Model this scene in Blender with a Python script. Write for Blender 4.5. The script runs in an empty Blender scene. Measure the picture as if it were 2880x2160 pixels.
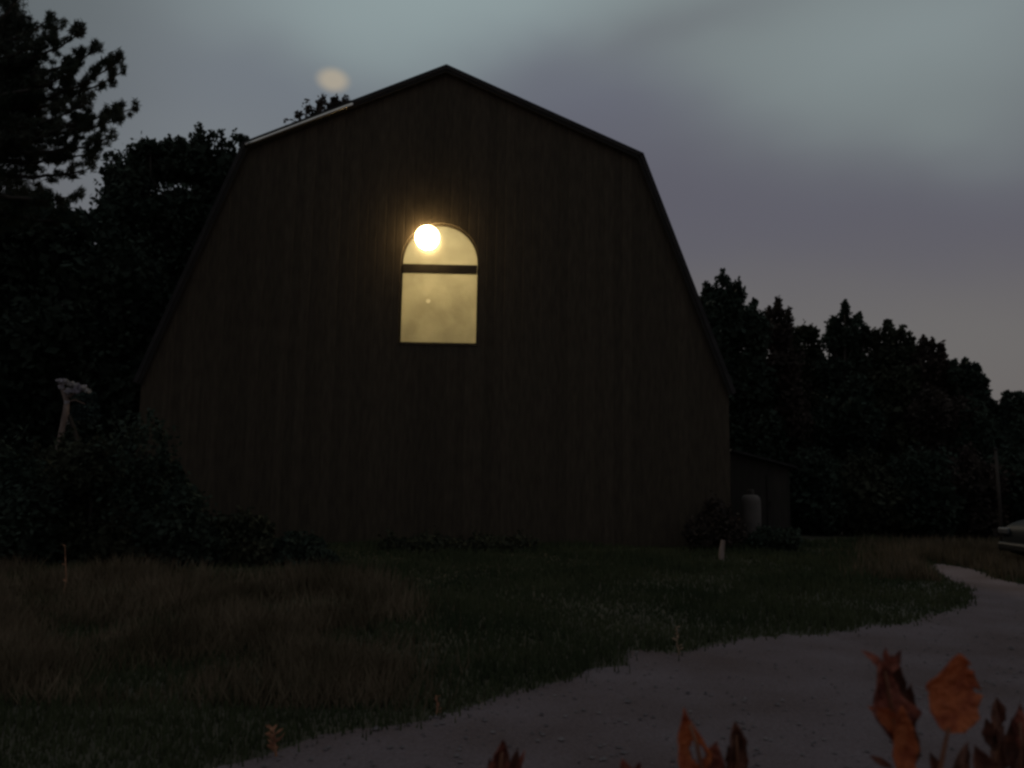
import bpy, bmesh, math, random
import numpy as np
from mathutils import Vector, Matrix, Euler

random.seed(7)
RNG = np.random.default_rng(11)
S = bpy.context.scene
COL = S.collection
W, H, F = 1024.0, 768.0, 770.0
PI = math.pi

# ------------------------------------------------------------------ camera
cam_d = bpy.data.cameras.new('camera')
cam = bpy.data.objects.new('camera', cam_d)
COL.objects.link(cam)
cam_d.sensor_width = 36.0
cam_d.lens = 36.0 * F / W
cam_d.clip_start = 0.05
cam_d.clip_end = 6000
CH = 1.5
PITCH = math.atan(96.0 / F)
ROLL = math.radians(0.9)
Rm = Euler((PI / 2 + PITCH, 0, 0)).to_matrix() @ Matrix.Rotation(ROLL, 3, 'Z')
cam.matrix_world = Matrix.Translation((0, 0, CH)) @ Rm.to_4x4()
S.camera = cam
cam_d.dof.use_dof = True
cam_d.dof.focus_distance = 18.0
cam_d.dof.aperture_fstop = 3.4


def ray(px, py):
    return Rm @ Vector(((px - W / 2) / F, -(py - H / 2) / F, -1.0))


def P(px, py, Y):
    d = ray(px, py)
    return Vector((0, 0, CH)) + d * (Y / d.y)


def G(px, py, z=0.0):
    d = ray(px, py)
    return Vector((0, 0, CH)) + d * ((z - CH) / d.z)


# ------------------------------------------------------------------ materials
def mat(name, c1, c2=None, rough=0.8, scale=8.0, metal=0.0, bump=0.0, bscale=None, spec=0.3, stretch=None,
        detail=6.0, emis=None, transl=0.0, contrast=(0.35, 0.65)):
    m = bpy.data.materials.new(name)
    m.use_nodes = True
    nt = m.node_tree
    nt.nodes.clear()
    out = nt.nodes.new('ShaderNodeOutputMaterial')
    b = nt.nodes.new('ShaderNodeBsdfPrincipled')
    b.inputs['Roughness'].default_value = rough
    b.inputs['Metallic'].default_value = metal
    b.inputs['Specular IOR Level'].default_value = spec
    nt.links.new(b.outputs[0], out.inputs[0])
    tc = nt.nodes.new('ShaderNodeTexCoord')
    mp = nt.nodes.new('ShaderNodeMapping')
    if stretch:
        mp.inputs['Scale'].default_value = stretch
    nt.links.new(tc.outputs['Object'], mp.inputs[0])
    n = nt.nodes.new('ShaderNodeTexNoise')
    n.inputs['Scale'].default_value = scale
    n.inputs['Detail'].default_value = detail
    nt.links.new(mp.outputs[0], n.inputs['Vector'])
    r = nt.nodes.new('ShaderNodeValToRGB')
    r.color_ramp.elements[0].position = contrast[0]
    r.color_ramp.elements[1].position = contrast[1]
    r.color_ramp.elements[0].color = (*c1, 1)
    r.color_ramp.elements[1].color = (*(c2 or c1), 1)
    nt.links.new(n.outputs['Fac'], r.inputs[0])
    nt.links.new(r.outputs[0], b.inputs['Base Color'])
    if bump:
        n2 = nt.nodes.new('ShaderNodeTexNoise')
        n2.inputs['Scale'].default_value = bscale or scale * 3
        n2.inputs['Detail'].default_value = 5
        nt.links.new(mp.outputs[0], n2.inputs['Vector'])
        bp = nt.nodes.new('ShaderNodeBump')
        bp.inputs['Strength'].default_value = bump
        bp.inputs['Distance'].default_value = 0.02
        nt.links.new(n2.outputs['Fac'], bp.inputs['Height'])
        nt.links.new(bp.outputs[0], b.inputs['Normal'])
    if emis:
        b.inputs['Emission Color'].default_value = (*emis[0], 1)
        b.inputs['Emission Strength'].default_value = emis[1]
    if transl:
        t = nt.nodes.new('ShaderNodeBsdfTranslucent')
        nt.links.new(r.outputs[0], t.inputs[0])
        mx = nt.nodes.new('ShaderNodeMixShader')
        mx.inputs[0].default_value = transl
        nt.links.new(b.outputs[0], mx.inputs[1])
        nt.links.new(t.outputs[0], mx.inputs[2])
        nt.links.new(mx.outputs[0], out.inputs[0])
    return m


def board_mat(name, c1, c2, width=0.22):
    """weathered vertical boards: a tone per board, grain along it, grooves between"""
    m = mat(name, c1, c2, rough=0.85, scale=3.0, stretch=(4.0, 4.0, 0.8), detail=9, bump=0.0, contrast=(0.3, 0.7))
    nt = m.node_tree
    b = [n for n in nt.nodes if n.type == 'BSDF_PRINCIPLED'][0]
    ramp = [n for n in nt.nodes if n.type == 'VALTORGB'][0]
    tc = [n for n in nt.nodes if n.type == 'TEX_COORD'][0]
    sx = nt.nodes.new('ShaderNodeSeparateXYZ')
    nt.links.new(tc.outputs['Object'], sx.inputs[0])

    def mth(op, a, c=None):
        k = nt.nodes.new('ShaderNodeMath')
        k.operation = op
        for i, v in enumerate((a, c)):
            if v is None:
                continue
            if isinstance(v, (int, float)):
                k.inputs[i].default_value = v
            else:
                nt.links.new(v, k.inputs[i])
        return k.outputs[0]
    q = mth('DIVIDE', sx.outputs[0], width)
    fl = mth('FLOOR', q)
    fr = mth('FRACT', q)
    wn = nt.nodes.new('ShaderNodeTexWhiteNoise')
    wn.noise_dimensions = '1D'
    nt.links.new(fl, wn.inputs['W'])
    var = mth('ADD', mth('MULTIPLY', wn.outputs['Value'], 0.26), 0.87)
    mx = nt.nodes.new('ShaderNodeMix')
    mx.data_type = 'RGBA'
    mx.blend_type = 'MULTIPLY'
    mx.inputs[0].default_value = 1.0
    nt.links.new(ramp.outputs[0], mx.inputs[6])
    cb = nt.nodes.new('ShaderNodeCombineColor')
    for i in range(3):
        nt.links.new(var, cb.inputs[i])
    nt.links.new(cb.outputs[0], mx.inputs[7])
    nt.links.new(mx.outputs[2], b.inputs['Base Color'])
    e = mth('MULTIPLY', mth('MINIMUM', fr, mth('SUBTRACT', 1.0, fr)), 14.0)
    e = mth('MINIMUM', e, 1.0)
    bp = nt.nodes.new('ShaderNodeBump')
    bp.inputs['Strength'].default_value = 0.35
    bp.inputs['Distance'].default_value = 0.02
    nt.links.new(e, bp.inputs['Height'])
    nt.links.new(bp.outputs[0], b.inputs['Normal'])
    return m


M = {
    'board': board_mat('barn_boards', (0.043, 0.032, 0.0215), (0.072, 0.055, 0.037)),
    'shedboard': board_mat('shed_boards', (0.028, 0.024, 0.02), (0.04, 0.034, 0.028), 0.18),
    'roof': mat('roof_shingle', (0.022, 0.02, 0.02), (0.035, 0.03, 0.03), scale=4, bump=0.6, bscale=14),
    'trim': mat('dark_trim', (0.016, 0.014, 0.012), (0.024, 0.02, 0.018), scale=5, bump=0.2),
    'edge': mat('metal_edge', (0.75, 0.7, 0.66), (0.9, 0.84, 0.76), rough=0.2, metal=1.0, scale=3),
    'frame': mat('window_frame_paint', (0.022, 0.016, 0.01), (0.035, 0.026, 0.016), rough=0.6, scale=6),
    'plaster': mat('cream_plaster', (0.50, 0.485, 0.40), (0.70, 0.685, 0.585), rough=0.9, scale=1.3, bump=0.5,
                   bscale=7, detail=8),
    'black': mat('black_iron', (0.02, 0.02, 0.02), (0.03, 0.03, 0.03), rough=0.5, metal=0.6),
    'soil': mat('soil_ground', (0.05, 0.045, 0.03), (0.075, 0.068, 0.045), scale=1.2, bump=0.8, bscale=9),
    'bark': mat('bark', (0.03, 0.024, 0.02), (0.055, 0.045, 0.038), scale=12, bump=1.0, stretch=(1, 1, 0.2)),
    'palebark': mat('pale_bark', (0.16, 0.11, 0.09), (0.30, 0.23, 0.2), scale=9, bump=0.8, stretch=(1, 1, 0.3)),
    'pine': mat('pine_needles', (0.02, 0.034, 0.02), (0.055, 0.06, 0.045), scale=1.5, transl=0.15),
    'leafdark': mat('dark_leaves', (0.019, 0.033, 0.022), (0.038, 0.052, 0.036), scale=0.9, transl=0.15),
    'leafred': mat('reddish_leaves', (0.032, 0.026, 0.02), (0.06, 0.042, 0.034), scale=0.9, transl=0.15),
    'leafolive': mat('olive_leaves', (0.026, 0.032, 0.018), (0.048, 0.05, 0.03), scale=1.1, transl=0.15),
    'teal': mat('blue_green_leaves', (0.03, 0.05, 0.045), (0.06, 0.085, 0.08), scale=2.2),
    'blossom': mat('pale_blossom', (0.4, 0.36, 0.42), (0.8, 0.78, 0.7), scale=4),
    'lawn': mat('lawn_blades', (0.048, 0.060, 0.032), (0.085, 0.092, 0.05), scale=0.7, transl=0.0, spec=0.0),
    'drygrass': mat('dry_grass', (0.08, 0.064, 0.04), (0.20, 0.15, 0.10), scale=1.5, transl=0.0, spec=0.0),
    'orange': mat('orange_leaf', (0.50, 0.115, 0.05), (0.76, 0.225, 0.085), rough=0.6, scale=34, bump=0.9,
                  bscale=70, transl=0.3, contrast=(0.38, 0.56), detail=10),
    'red': mat('red_leaf', (0.20, 0.06, 0.045), (0.52, 0.165, 0.11), rough=0.6, scale=42, bump=0.9, bscale=80,
               transl=0.25, contrast=(0.4, 0.6), detail=10),
    'deadleaf': mat('withered_leaf', (0.10, 0.04, 0.028), (0.26, 0.10, 0.065), rough=0.7, scale=30, bump=0.6,
                    bscale=60, transl=0.15),
    'stem': mat('plant_stem', (0.16, 0.06, 0.035), (0.3, 0.13, 0.07), rough=0.6, scale=20),
    'stalk': mat('pale_dry_stalk', (0.24, 0.17, 0.11), (0.42, 0.3, 0.2), rough=0.8, scale=14),
    'tank': mat('pale_tank_paint', (0.10, 0.085, 0.078), (0.14, 0.118, 0.107), rough=0.8, scale=3),
    'post': mat('weathered_post', (0.035, 0.028, 0.024), (0.06, 0.048, 0.04), scale=6, bump=0.5, stretch=(1, 1, 0.2)),
    'paint': mat('dark_car_paint', (0.009, 0.012, 0.014), (0.012, 0.015, 0.017), rough=0.6, spec=0.12, scale=2),
    'carglass': mat('dark_car_glass', (0.01, 0.012, 0.014), None, rough=0.06, spec=0.7),
    'rubber': mat('tyre_rubber', (0.02, 0.02, 0.02), (0.03, 0.03, 0.03), rough=0.9),
    'chrome': mat('wheel_metal', (0.4, 0.4, 0.42), (0.5, 0.5, 0.5), rough=0.3, metal=1.0),
    'lens': mat('headlight_lens', (0.08, 0.08, 0.085), (0.1, 0.1, 0.1), rough=0.3, spec=0.4),
    'door': mat('shed_door_paint', (0.10, 0.085, 0.08), (0.15, 0.125, 0.11), scale=5),
    'lamp': mat('lit_globe', (0.9, 0.85, 0.7), None, emis=((1.0, 0.70, 0.30), 34.0)),
}

# gravel: fine speckle plus bump
gm = mat('gravel', (0.135, 0.104, 0.107), (0.185, 0.149, 0.153), rough=0.95, scale=38, bump=1.0, bscale=55,
         contrast=(0.3, 0.7))
nt = gm.node_tree
b = [n for n in nt.nodes if n.type == 'BSDF_PRINCIPLED'][0]
rp = [n for n in nt.nodes if n.type == 'VALTORGB'][0]
mp = [n for n in nt.nodes if n.type == 'MAPPING'][0]
ln = nt.nodes.new('ShaderNodeTexNoise')
ln.inputs['Scale'].default_value = 0.9
ln.inputs['Detail'].default_value = 4
nt.links.new(mp.outputs[0], ln.inputs['Vector'])
r2 = nt.nodes.new('ShaderNodeValToRGB')
r2.color_ramp.elements[0].position = 0.35
r2.color_ramp.elements[1].position = 0.65
r2.color_ramp.elements[0].color = (0.78, 0.70, 0.68, 1)
r2.color_ramp.elements[1].color = (1.1, 1.08, 1.14, 1)
nt.links.new(ln.outputs['Fac'], r2.inputs[0])
mx = nt.nodes.new('ShaderNodeMix')
mx.data_type = 'RGBA'
mx.blend_type = 'MULTIPLY'
mx.inputs[0].default_value = 1
nt.links.new(rp.outputs[0], mx.inputs[6])
nt.links.new(r2.outputs[0], mx.inputs[7])
nt.links.new(mx.outputs[2], b.inputs['Base Color'])
M['gravel'] = gm

# clear window pane: mostly see-through, a little reflection
pm = bpy.data.materials.new('window_glass')
pm.use_nodes = True
nt = pm.node_tree
nt.nodes.clear()
o_ = nt.nodes.new('ShaderNodeOutputMaterial')
t_ = nt.nodes.new('ShaderNodeBsdfTransparent')
t_.inputs[0].default_value = (0.93, 0.93, 0.88, 1)
g_ = nt.nodes.new('ShaderNodeBsdfGlossy')
g_.inputs['Roughness'].default_value = 0.5
nz = nt.nodes.new('ShaderNodeTexNoise')
nz.inputs['Scale'].default_value = 1.8
bp_ = nt.nodes.new('ShaderNodeBump')
bp_.inputs['Strength'].default_value = 0.2
nt.links.new(nz.outputs['Fac'], bp_.inputs['Height'])
nt.links.new(bp_.outputs[0], g_.inputs['Normal'])
m_ = nt.nodes.new('ShaderNodeMixShader')
m_.inputs[0].default_value = 0.06
nt.links.new(t_.outputs[0], m_.inputs[1])
nt.links.new(g_.outputs[0], m_.inputs[2])
nt.links.new(m_.outputs[0], o_.inputs[0])
M['pane'] = pm


# ------------------------------------------------------------------ object helpers
def tag(o, label=None, cat=None, group=None, kind=None):
    if label:
        o['label'] = label
    if cat:
        o['category'] = cat
    if group:
        o['group'] = group
    if kind:
        o['kind'] = kind
    return o


def empty(name, loc, label=None, cat=None, group=None):
    o = bpy.data.objects.new(name, None)
    COL.objects.link(o)
    o.location = loc
    o.empty_display_size = 0.2
    return tag(o, label, cat, group)


class MB:
    def __init__(self):
        self.v, self.f = [], []

    def add(self, vs, fs):
        k = len(self.v)
        self.v += [tuple(p) for p in vs]
        self.f += [tuple(i + k for i in q) for q in fs]

    def box(self, c, s, rot=None):
        vs = [Vector((x * s[0] / 2, y * s[1] / 2, z * s[2] / 2)) for x in (-1, 1) for y in (-1, 1) for z in (-1, 1)]
        if rot is not None:
            vs = [rot @ p for p in vs]
        vs = [p + Vector(c) for p in vs]
        self.add(vs, [(0, 1, 3, 2), (4, 6, 7, 5), (0, 4, 5, 1), (2, 3, 7, 6), (0, 2, 6, 4), (1, 5, 7, 3)])

    def bar(self, a, b, w, t, up=Vector((0, 1, 0))):
        """box from a to b, width w across, thickness t along up"""
        a, b = Vector(a), Vector(b)
        d = (b - a).normalized()
        side = d.cross(up).normalized()
        u = side.cross(d).normalized()
        vs = []
        for p in (a, b):
            for i, j in ((-1, -1), (1, -1), (1, 1), (-1, 1)):
                vs.append(p + side * (w / 2 * i) + u * (t / 2 * j))
        self.add(vs, [(0, 3, 2, 1), (4, 5, 6, 7), (0, 1, 5, 4), (1, 2, 6, 5), (2, 3, 7, 6), (3, 0, 4, 7)])

    def tube(self, pts, rad, n=8, cap=True):
        pts = [Vector(p) for p in pts]
        rs = rad if isinstance(rad, (list, tuple)) else [rad] * len(pts)
        k = len(self.v)
        for i, p in enumerate(pts):
            d = (pts[min(i + 1, len(pts) - 1)] - pts[max(i - 1, 0)]).normalized()
            a = d.cross(Vector((0.13, 0.91, 0.2)))
            if a.length < 1e-3:
                a = d.cross(Vector((1, 0, 0)))
            a.normalize()
            c = d.cross(a)
            for j in range(n):
                t = 2 * PI * j / n
                self.v.append(tuple(p + (a * math.cos(t) + c * math.sin(t)) * rs[i]))
        for i in range(len(pts) - 1):
            for j in range(n):
                j2 = (j + 1) % n
                self.f.append((k + i * n + j, k + i * n + j2, k + (i + 1) * n + j2, k + (i + 1) * n + j))
        if cap:
            self.f.append(tuple(k + j for j in range(n))[::-1])
            self.f.append(tuple(k + (len(pts) - 1) * n + j for j in range(n)))

    def prism(self, poly, y0, y1):
        """poly of (x,z), extruded along y"""
        n = len(poly)
        vs = [(x, y0, z) for x, z in poly] + [(x, y1, z) for x, z in poly]
        fs = [tuple(range(n)), tuple(range(2 * n - 1, n - 1, -1))]
        fs += [(i, i + n, (i + 1) % n + n, (i + 1) % n) for i in range(n)]
        self.add(vs, fs)

    def lathe(self, prof, c=(0, 0, 0), n=20):
        k = len(self.v)
        for r, z in prof:
            for j in range(n):
                t = 2 * PI * j / n
                self.v.append((c[0] + r * math.cos(t), c[1] + r * math.sin(t), c[2] + z))
        for i in range(len(prof) - 1):
            for j in range(n):
                j2 = (j + 1) % n
                self.f.append((k + i * n + j, k + i * n + j2, k + (i + 1) * n + j2, k + (i + 1) * n + j))

    def build(self, name, m, parent=None, smooth=False, bevel=0.0):
        me = bpy.data.meshes.new(name)
        me.from_pydata(self.v, [], self.f)
        bm = bmesh.new()
        bm.from_mesh(me)
        bmesh.ops.recalc_face_normals(bm, faces=bm.faces)
        bm.to_mesh(me)
        bm.free()
        return link_mesh(name, me, m, parent, smooth, bevel)


def link_mesh(name, me, m, parent=None, smooth=False, bevel=0.0):
    me.materials.append(M[m] if isinstance(m, str) else m)
    o = bpy.data.objects.new(name, me)
    COL.objects.link(o)
    if parent is not None:
        o.parent = parent
        # geometry is written in world space: keep it there
        wm = parent_world(parent)
        me.transform(wm.inverted())
    if smooth:
        for p in me.polygons:
            p.use_smooth = True
    if bevel:
        md = o.modifiers.new('bevel', 'BEVEL')
        md.width = bevel
        md.segments = 2
        md.limit_method = 'ANGLE'
    return o


def parent_world(o):
    m = Matrix.Identity(4)
    while o is not None:
        m = Matrix.LocRotScale(o.location, o.rotation_euler, o.scale) @ m
        o = o.parent
    return m


def tri_mesh(name, co, nper, m, parent=None):
    """co: (N*nper,3) array, faces of nper verts each"""
    nv = len(co)
    nf = nv // nper
    me = bpy.data.meshes.new(name)
    me.vertices.add(nv)
    me.vertices.foreach_set('co', np.ascontiguousarray(co, dtype=np.float32).ravel())
    me.loops.add(nv)
    me.loops.foreach_set('vertex_index', np.arange(nv, dtype=np.int32))
    me.polygons.add(nf)
    me.polygons.foreach_set('loop_start', np.arange(0, nv, nper, dtype=np.int32))
    me.update(calc_edges=True)
    return link_mesh(name, me, m, parent)


def leaves(blobs, n, size, aspect=0.55, flat=0.0, shell=0.45, elong=None):
    """leaf quads scattered through ellipsoids [(center, rx, ry, rz)], uneven, as coordinates"""
    vol = np.array([(rx * ry * rz) ** (2 / 3) for _, rx, ry, rz in blobs])
    cnt = RNG.multinomial(n, vol / vol.sum())
    out = []
    for (c, rx, ry, rz), k in zip(blobs, cnt):
        if k == 0:
            continue
        d = RNG.normal(size=(k, 3))
        d /= np.linalg.norm(d, axis=1)[:, None]
        ph = RNG.uniform(0, 6.28, 3)
        lump = 1 + 0.16 * np.sin(5 * d[:, 0] + ph[0]) + 0.14 * np.sin(6 * d[:, 2] + ph[1]) + 0.1 * np.sin(9 * d[:, 1] + ph[2])
        r = (1 - shell * RNG.uniform(0, 1, k) ** 1.3 + 0.08 * np.clip(np.abs(RNG.normal(size=k)), 0, 1.8)) * lump
        p = d * r[:, None] * np.array([rx, ry, rz]) + np.array(c)
        out.append(p)
    p = np.concatenate(out)
    k = len(p)
    a = RNG.normal(size=(k, 3))
    if elong is not None:
        a = a * 0.5 + np.array(elong)
    a /= np.linalg.norm(a, axis=1)[:, None]
    b_ = np.cross(a, RNG.normal(size=(k, 3)))
    b_ /= np.linalg.norm(b_, axis=1)[:, None]
    s = size * RNG.uniform(0.6, 1.35, k)[:, None]
    a = a * s * 0.5
    b_ = b_ * s * 0.5 * aspect
    q = np.stack([p - a, p + b_ - a * 0.1, p + a, p - b_ - a * 0.1], axis=1)
    return q.reshape(-1, 3)


def limb_path(a, b, sag=0.0, n=6, wob=0.05):
    a, b = Vector(a), Vector(b)
    L = (b - a).length
    out = []
    for i in range(n + 1):
        t = i / n
        p = a.lerp(b, t)
        p += Vector((random.uniform(-1, 1), random.uniform(-1, 1), random.uniform(-1, 1))) * wob * L * math.sin(PI * t)
        p.z += sag * L * math.sin(PI * t)
        out.append(p)
    return out


def tree(name, label, cat, blobs_px, Y, m, n, size, trunk_px, trunk_r=0.16, depth=1.0, group=None, aspect=0.55,
         lead=True):
    """blobs_px: [(px,py,rx_px,ry_px[,dy])] at depth Y"""
    base = P(trunk_px, 500, Y)
    base.z = 0
    t = empty(name, base, label, cat, group)
    bl = []
    for q in blobs_px:
        px, py, rx, ry = q[:4]
        dy = q[4] if len(q) > 4 else random.uniform(-0.5, 0.5)
        c = P(px, py, Y + dy)
        k = (Y + dy) / F
        bl.append((c, rx * k, max(rx, ry) * k * depth, ry * k))
    big = [b_ for b_ in bl if b_[1] > 0.35]
    core = [(c, rx * 0.8, ry * 0.8, rz * 0.8) for c, rx, ry, rz in (big or bl)]
    knobs = []
    for c, rx, ry, rz in bl:
        if rx < 0.2:
            knobs += [(c, rx, ry, rz)] * 2
            continue
        for _ in range(int(7 + rx * 7)):
            a = random.uniform(-0.15, PI + 0.15)
            e = random.uniform(-0.5, 0.5)
            kr = random.uniform(0.055, 0.12) * (0.6 + min(rx, 1.0)) * (Y / 25.0)
            knobs.append((c + Vector((math.cos(a) * rx, math.sin(e) * ry, math.sin(a) * rz)) * random.uniform(0.9, 1.05),
                          kr * 0.85, kr * 0.85, kr * random.uniform(1.6, 3.2)))
    co = [leaves(bl, n, size, aspect), leaves(core, int(n * 1.6), size * 1.6, 0.8, shell=0.7)]
    if knobs:
        co.append(leaves(knobs, len(knobs) * 26, size * 0.8, 0.75, shell=0.9))
    co = np.concatenate(co)
    tri_mesh('crown', co, 4, m, t)
    mb = MB()
    top = max(bl, key=lambda q: q[0].z)[0]
    mb.tube(limb_path(base + Vector((0, 0, -0.05)), top, 0, 8, 0.012), [trunk_r * (1 - 0.85 * i / 8) for i in range(9)], 8)
    for c, rx, ry, rz in bl:
        if c.z < top.z - 0.3:
            h = max(0.3, c.z * 0.55)
            a = base.lerp(Vector((top.x, top.y, top.z)), h / max(top.z, 0.1))
            mb.tube(limb_path(a, c, 0.05, 5, 0.05), [trunk_r * 0.4 * (1 - 0.8 * i / 5) for i in range(6)], 5)
    mb.build('trunk', 'bark', t, smooth=True)
    return t


# ------------------------------------------------------------------ sky
def world():
    w = bpy.data.worlds.new('World')
    S.world = w
    w.use_nodes = True
    nt = w.node_tree
    nt.nodes.clear()
    out = nt.nodes.new('ShaderNodeOutputWorld')
    bg = nt.nodes.new('ShaderNodeBackground')
    nt.links.new(bg.outputs[0], out.inputs[0])
    tc = nt.nodes.new('ShaderNodeTexCoord')
    sp = nt.nodes.new('ShaderNodeSeparateXYZ')
    nt.links.new(tc.outputs['Generated'], sp.inputs[0])

    def mt(op, a, b=None, c=None):
        k = nt.nodes.new('ShaderNodeMath')
        k.operation = op
        for i, v in enumerate((a, b, c)):
            if v is None:
                continue
            if isinstance(v, (int, float)):
                k.inputs[i].default_value = v
            else:
                nt.links.new(v, k.inputs[i])
        return k.outputs[0]

    def noise(scale, stretch, detail=3.0):
        mp = nt.nodes.new('ShaderNodeMapping')
        mp.inputs['Scale'].default_value = stretch
        nt.links.new(tc.outputs['Generated'], mp.inputs[0])
        n = nt.nodes.new('ShaderNodeTexNoise')
        n.inputs['Scale'].default_value = scale
        n.inputs['Detail'].default_value = detail
        nt.links.new(mp.outputs[0], n.inputs['Vector'])
        return mt('SUBTRACT', n.outputs['Fac'], 0.5)

    az = mt('MULTIPLY', mt('ARCTAN2', sp.outputs[0], sp.outputs[1]), 57.2958)
    el = mt('MULTIPLY', mt('ARCSINE', sp.outputs[2]), 57.2958)
    az = mt('ADD', az, mt('MULTIPLY', noise(2.6, (1, 1, 2.2)), 9.0))
    el = mt('ADD', el, mt('MULTIPLY', noise(3.1, (1, 1, 1.6)), 6.0))

    # base: lavender grey near the horizon to blue green grey above
    mr = nt.nodes.new('ShaderNodeMapRange')
    mr.inputs[1].default_value = 0
    mr.inputs[2].default_value = 90
    nt.links.new(el, mr.inputs[0])
    cr = nt.nodes.new('ShaderNodeValToRGB')
    nt.links.new(mr.outputs[0], cr.inputs[0])
    stops = [(0.0, (0.115, 0.105, 0.108)), (0.12, (0.120, 0.110, 0.118)), (0.28, (0.118, 0.122, 0.142)),
             (0.40, (0.165, 0.190, 0.205)), (0.60, (0.165, 0.185, 0.19)), (1.0, (0.135, 0.145, 0.145))]
    el_ = cr.color_ramp.elements
    el_[0].position, el_[0].color = stops[0][0], (*stops[0][1], 1)
    el_[1].position, el_[1].color = stops[-1][0], (*stops[-1][1], 1)
    for p_, c_ in stops[1:-1]:
        e = el_.new(p_)
        e.color = (*c_, 1)
    col = cr.outputs[0]

    # broad soft cloud masses: (px, py, sigma_x deg, sigma_y deg, slope deg, colour, strength)
    MASS = SKY_MASSES
    for px, py, sx, sy, ang, c_, s_, pw in MASS:
        d = ray(px, py).normalized()
        a0 = math.degrees(math.atan2(d.x, d.y))
        e0 = math.degrees(math.asin(d.z))
        ca, sa = math.cos(math.radians(ang)), math.sin(math.radians(ang))
        da = mt('SUBTRACT', az, a0)
        de = mt('SUBTRACT', el, e0)
        u = mt('DIVIDE', mt('ADD', mt('MULTIPLY', da, ca), mt('MULTIPLY', de, sa)), sx)
        v = mt('DIVIDE', mt('SUBTRACT', mt('MULTIPLY', de, ca), mt('MULTIPLY', da, sa)), sy)
        q2 = mt('ADD', mt('MULTIPLY', u, u), mt('MULTIPLY', v, v))
        if pw != 1:
            q2 = mt('POWER', q2, pw)
        g = mt('POWER', 2.71828, mt('MULTIPLY', q2, -1.0))
        g = mt('MULTIPLY', g, s_)
        mx = nt.nodes.new('ShaderNodeMix')
        mx.data_type = 'RGBA'
        nt.links.new(g, mx.inputs[0])
        nt.links.new(col, mx.inputs[6])
        mx.inputs[7].default_value = (*c_, 1)
        col = mx.outputs[2]
    # the dusk glow is ahead; the sky behind the viewer is darker
    dark = nt.nodes.new('ShaderNodeMapRange')
    dark.inputs[1].default_value = -0.6
    dark.inputs[2].default_value = 0.5
    dark.inputs[3].default_value = REAR
    dark.inputs[4].default_value = 1.0
    nt.links.new(sp.outputs[1], dark.inputs[0])
    # faint physical twilight sky under the cloud
    sky = nt.nodes.new('ShaderNodeTexSky')
    sky.sky_type = 'NISHITA'
    sky.sun_disc = False
    sky.sun_elevation = math.radians(-2.0)
    sky.sun_rotation = math.radians(20)
    mm = nt.nodes.new('ShaderNodeMix')
    mm.data_type = 'RGBA'
    mm.blend_type = 'ADD'
    mm.inputs[0].default_value = 0.02
    nt.links.new(col, mm.inputs[6])
    nt.links.new(sky.outputs[0], mm.inputs[7])
    nt.links.new(mm.outputs[2], bg.inputs[0])
    nt.links.new(dark.outputs[0], bg.inputs[1])


REAR = 0.95
TEAL = (0.30, 0.375, 0.38)
PURP = (0.103, 0.100, 0.128)
BRIGHT = (0.20, 0.235, 0.238)
SKY_MASSES = [
    (880, 205, 26, 6.0, -6, PURP, 0.8, 1),
    (700, 190, 12, 6, 0, (0.108, 0.106, 0.134), 0.7, 1),
    (450, 0, 20, 6.5, 4, TEAL, 0.8, 1.4),
    (220, 150, 12, 8, 10, (0.205, 0.235, 0.255), 0.6, 1),
    (850, 40, 19, 7.6, -13, BRIGHT, 0.85, 1.5),
    (960, 10, 12, 4, 0, (0.25, 0.30, 0.31), 0.5, 1),
    (940, 128, 4, 2.5, -20, BRIGHT, 0.45, 1),
    (660, 42, 10, 1.7, 15, (0.15, 0.165, 0.18), 0.65, 1),
    (575, 108, 10, 3.4, -8, (0.125, 0.13, 0.168), 0.7, 1),
    (280, 88, 9, 2.6, -6, (0.155, 0.175, 0.205), 0.65, 1),
    (900, 345, 20, 4.5, -8, (0.15, 0.144, 0.14), 0.7, 1),
    (30, 0, 8, 9, 0, (0.11, 0.13, 0.135), 0.6, 1),
]
world()

# moonlight as the one directional light, from behind the thin cloud
MOON = (333, 80)
sd = bpy.data.lights.new('moonlight', 'SUN')
sd.energy = 0.7
sd.angle = math.radians(2.5)
sd.color = (1.0, 0.85, 0.66)
so = bpy.data.objects.new('moonlight', sd)
COL.objects.link(so)
so.rotation_euler = ray(*MOON).to_track_quat('Z', 'Y').to_euler()
so.location = (-20, 40, 30)

# the moon itself, blurred by thin cloud: soft towards its rim in its own coordinates
mm_ = bpy.data.materials.new('veiled_moon')
mm_.use_nodes = True
nt = mm_.node_tree
nt.nodes.clear()
o_ = nt.nodes.new('ShaderNodeOutputMaterial')
tc = nt.nodes.new('ShaderNodeTexCoord')
sp = nt.nodes.new('ShaderNodeSeparateXYZ')
nt.links.new(tc.outputs['Object'], sp.inputs[0])
cb = nt.nodes.new('ShaderNodeCombineXYZ')
nt.links.new(sp.outputs[0], cb.inputs[0])
nt.links.new(sp.outputs[2], cb.inputs[2])
ln = nt.nodes.new('ShaderNodeVectorMath')
ln.operation = 'LENGTH'
nt.links.new(cb.outputs[0], ln.inputs[0])
mr = nt.nodes.new('ShaderNodeMapRange')
mr.interpolation_type = 'SMOOTHSTEP'
mr.inputs[1].default_value = 0.3
mr.inputs[2].default_value = 1.0
mr.inputs[3].default_value = 0.82
mr.inputs[4].default_value = 0.0
nt.links.new(ln.outputs['Value'], mr.inputs[0])
em = nt.nodes.new('ShaderNodeEmission')
em.inputs[0].default_value = (0.43, 0.375, 0.29, 1)
em.inputs[1].default_value = 1.0
tr = nt.nodes.new('ShaderNodeBsdfTransparent')
ms = nt.nodes.new('ShaderNodeMixShader')
nt.links.new(mr.outputs[0], ms.inputs[0])
nt.links.new(tr.outputs[0], ms.inputs[1])
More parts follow.
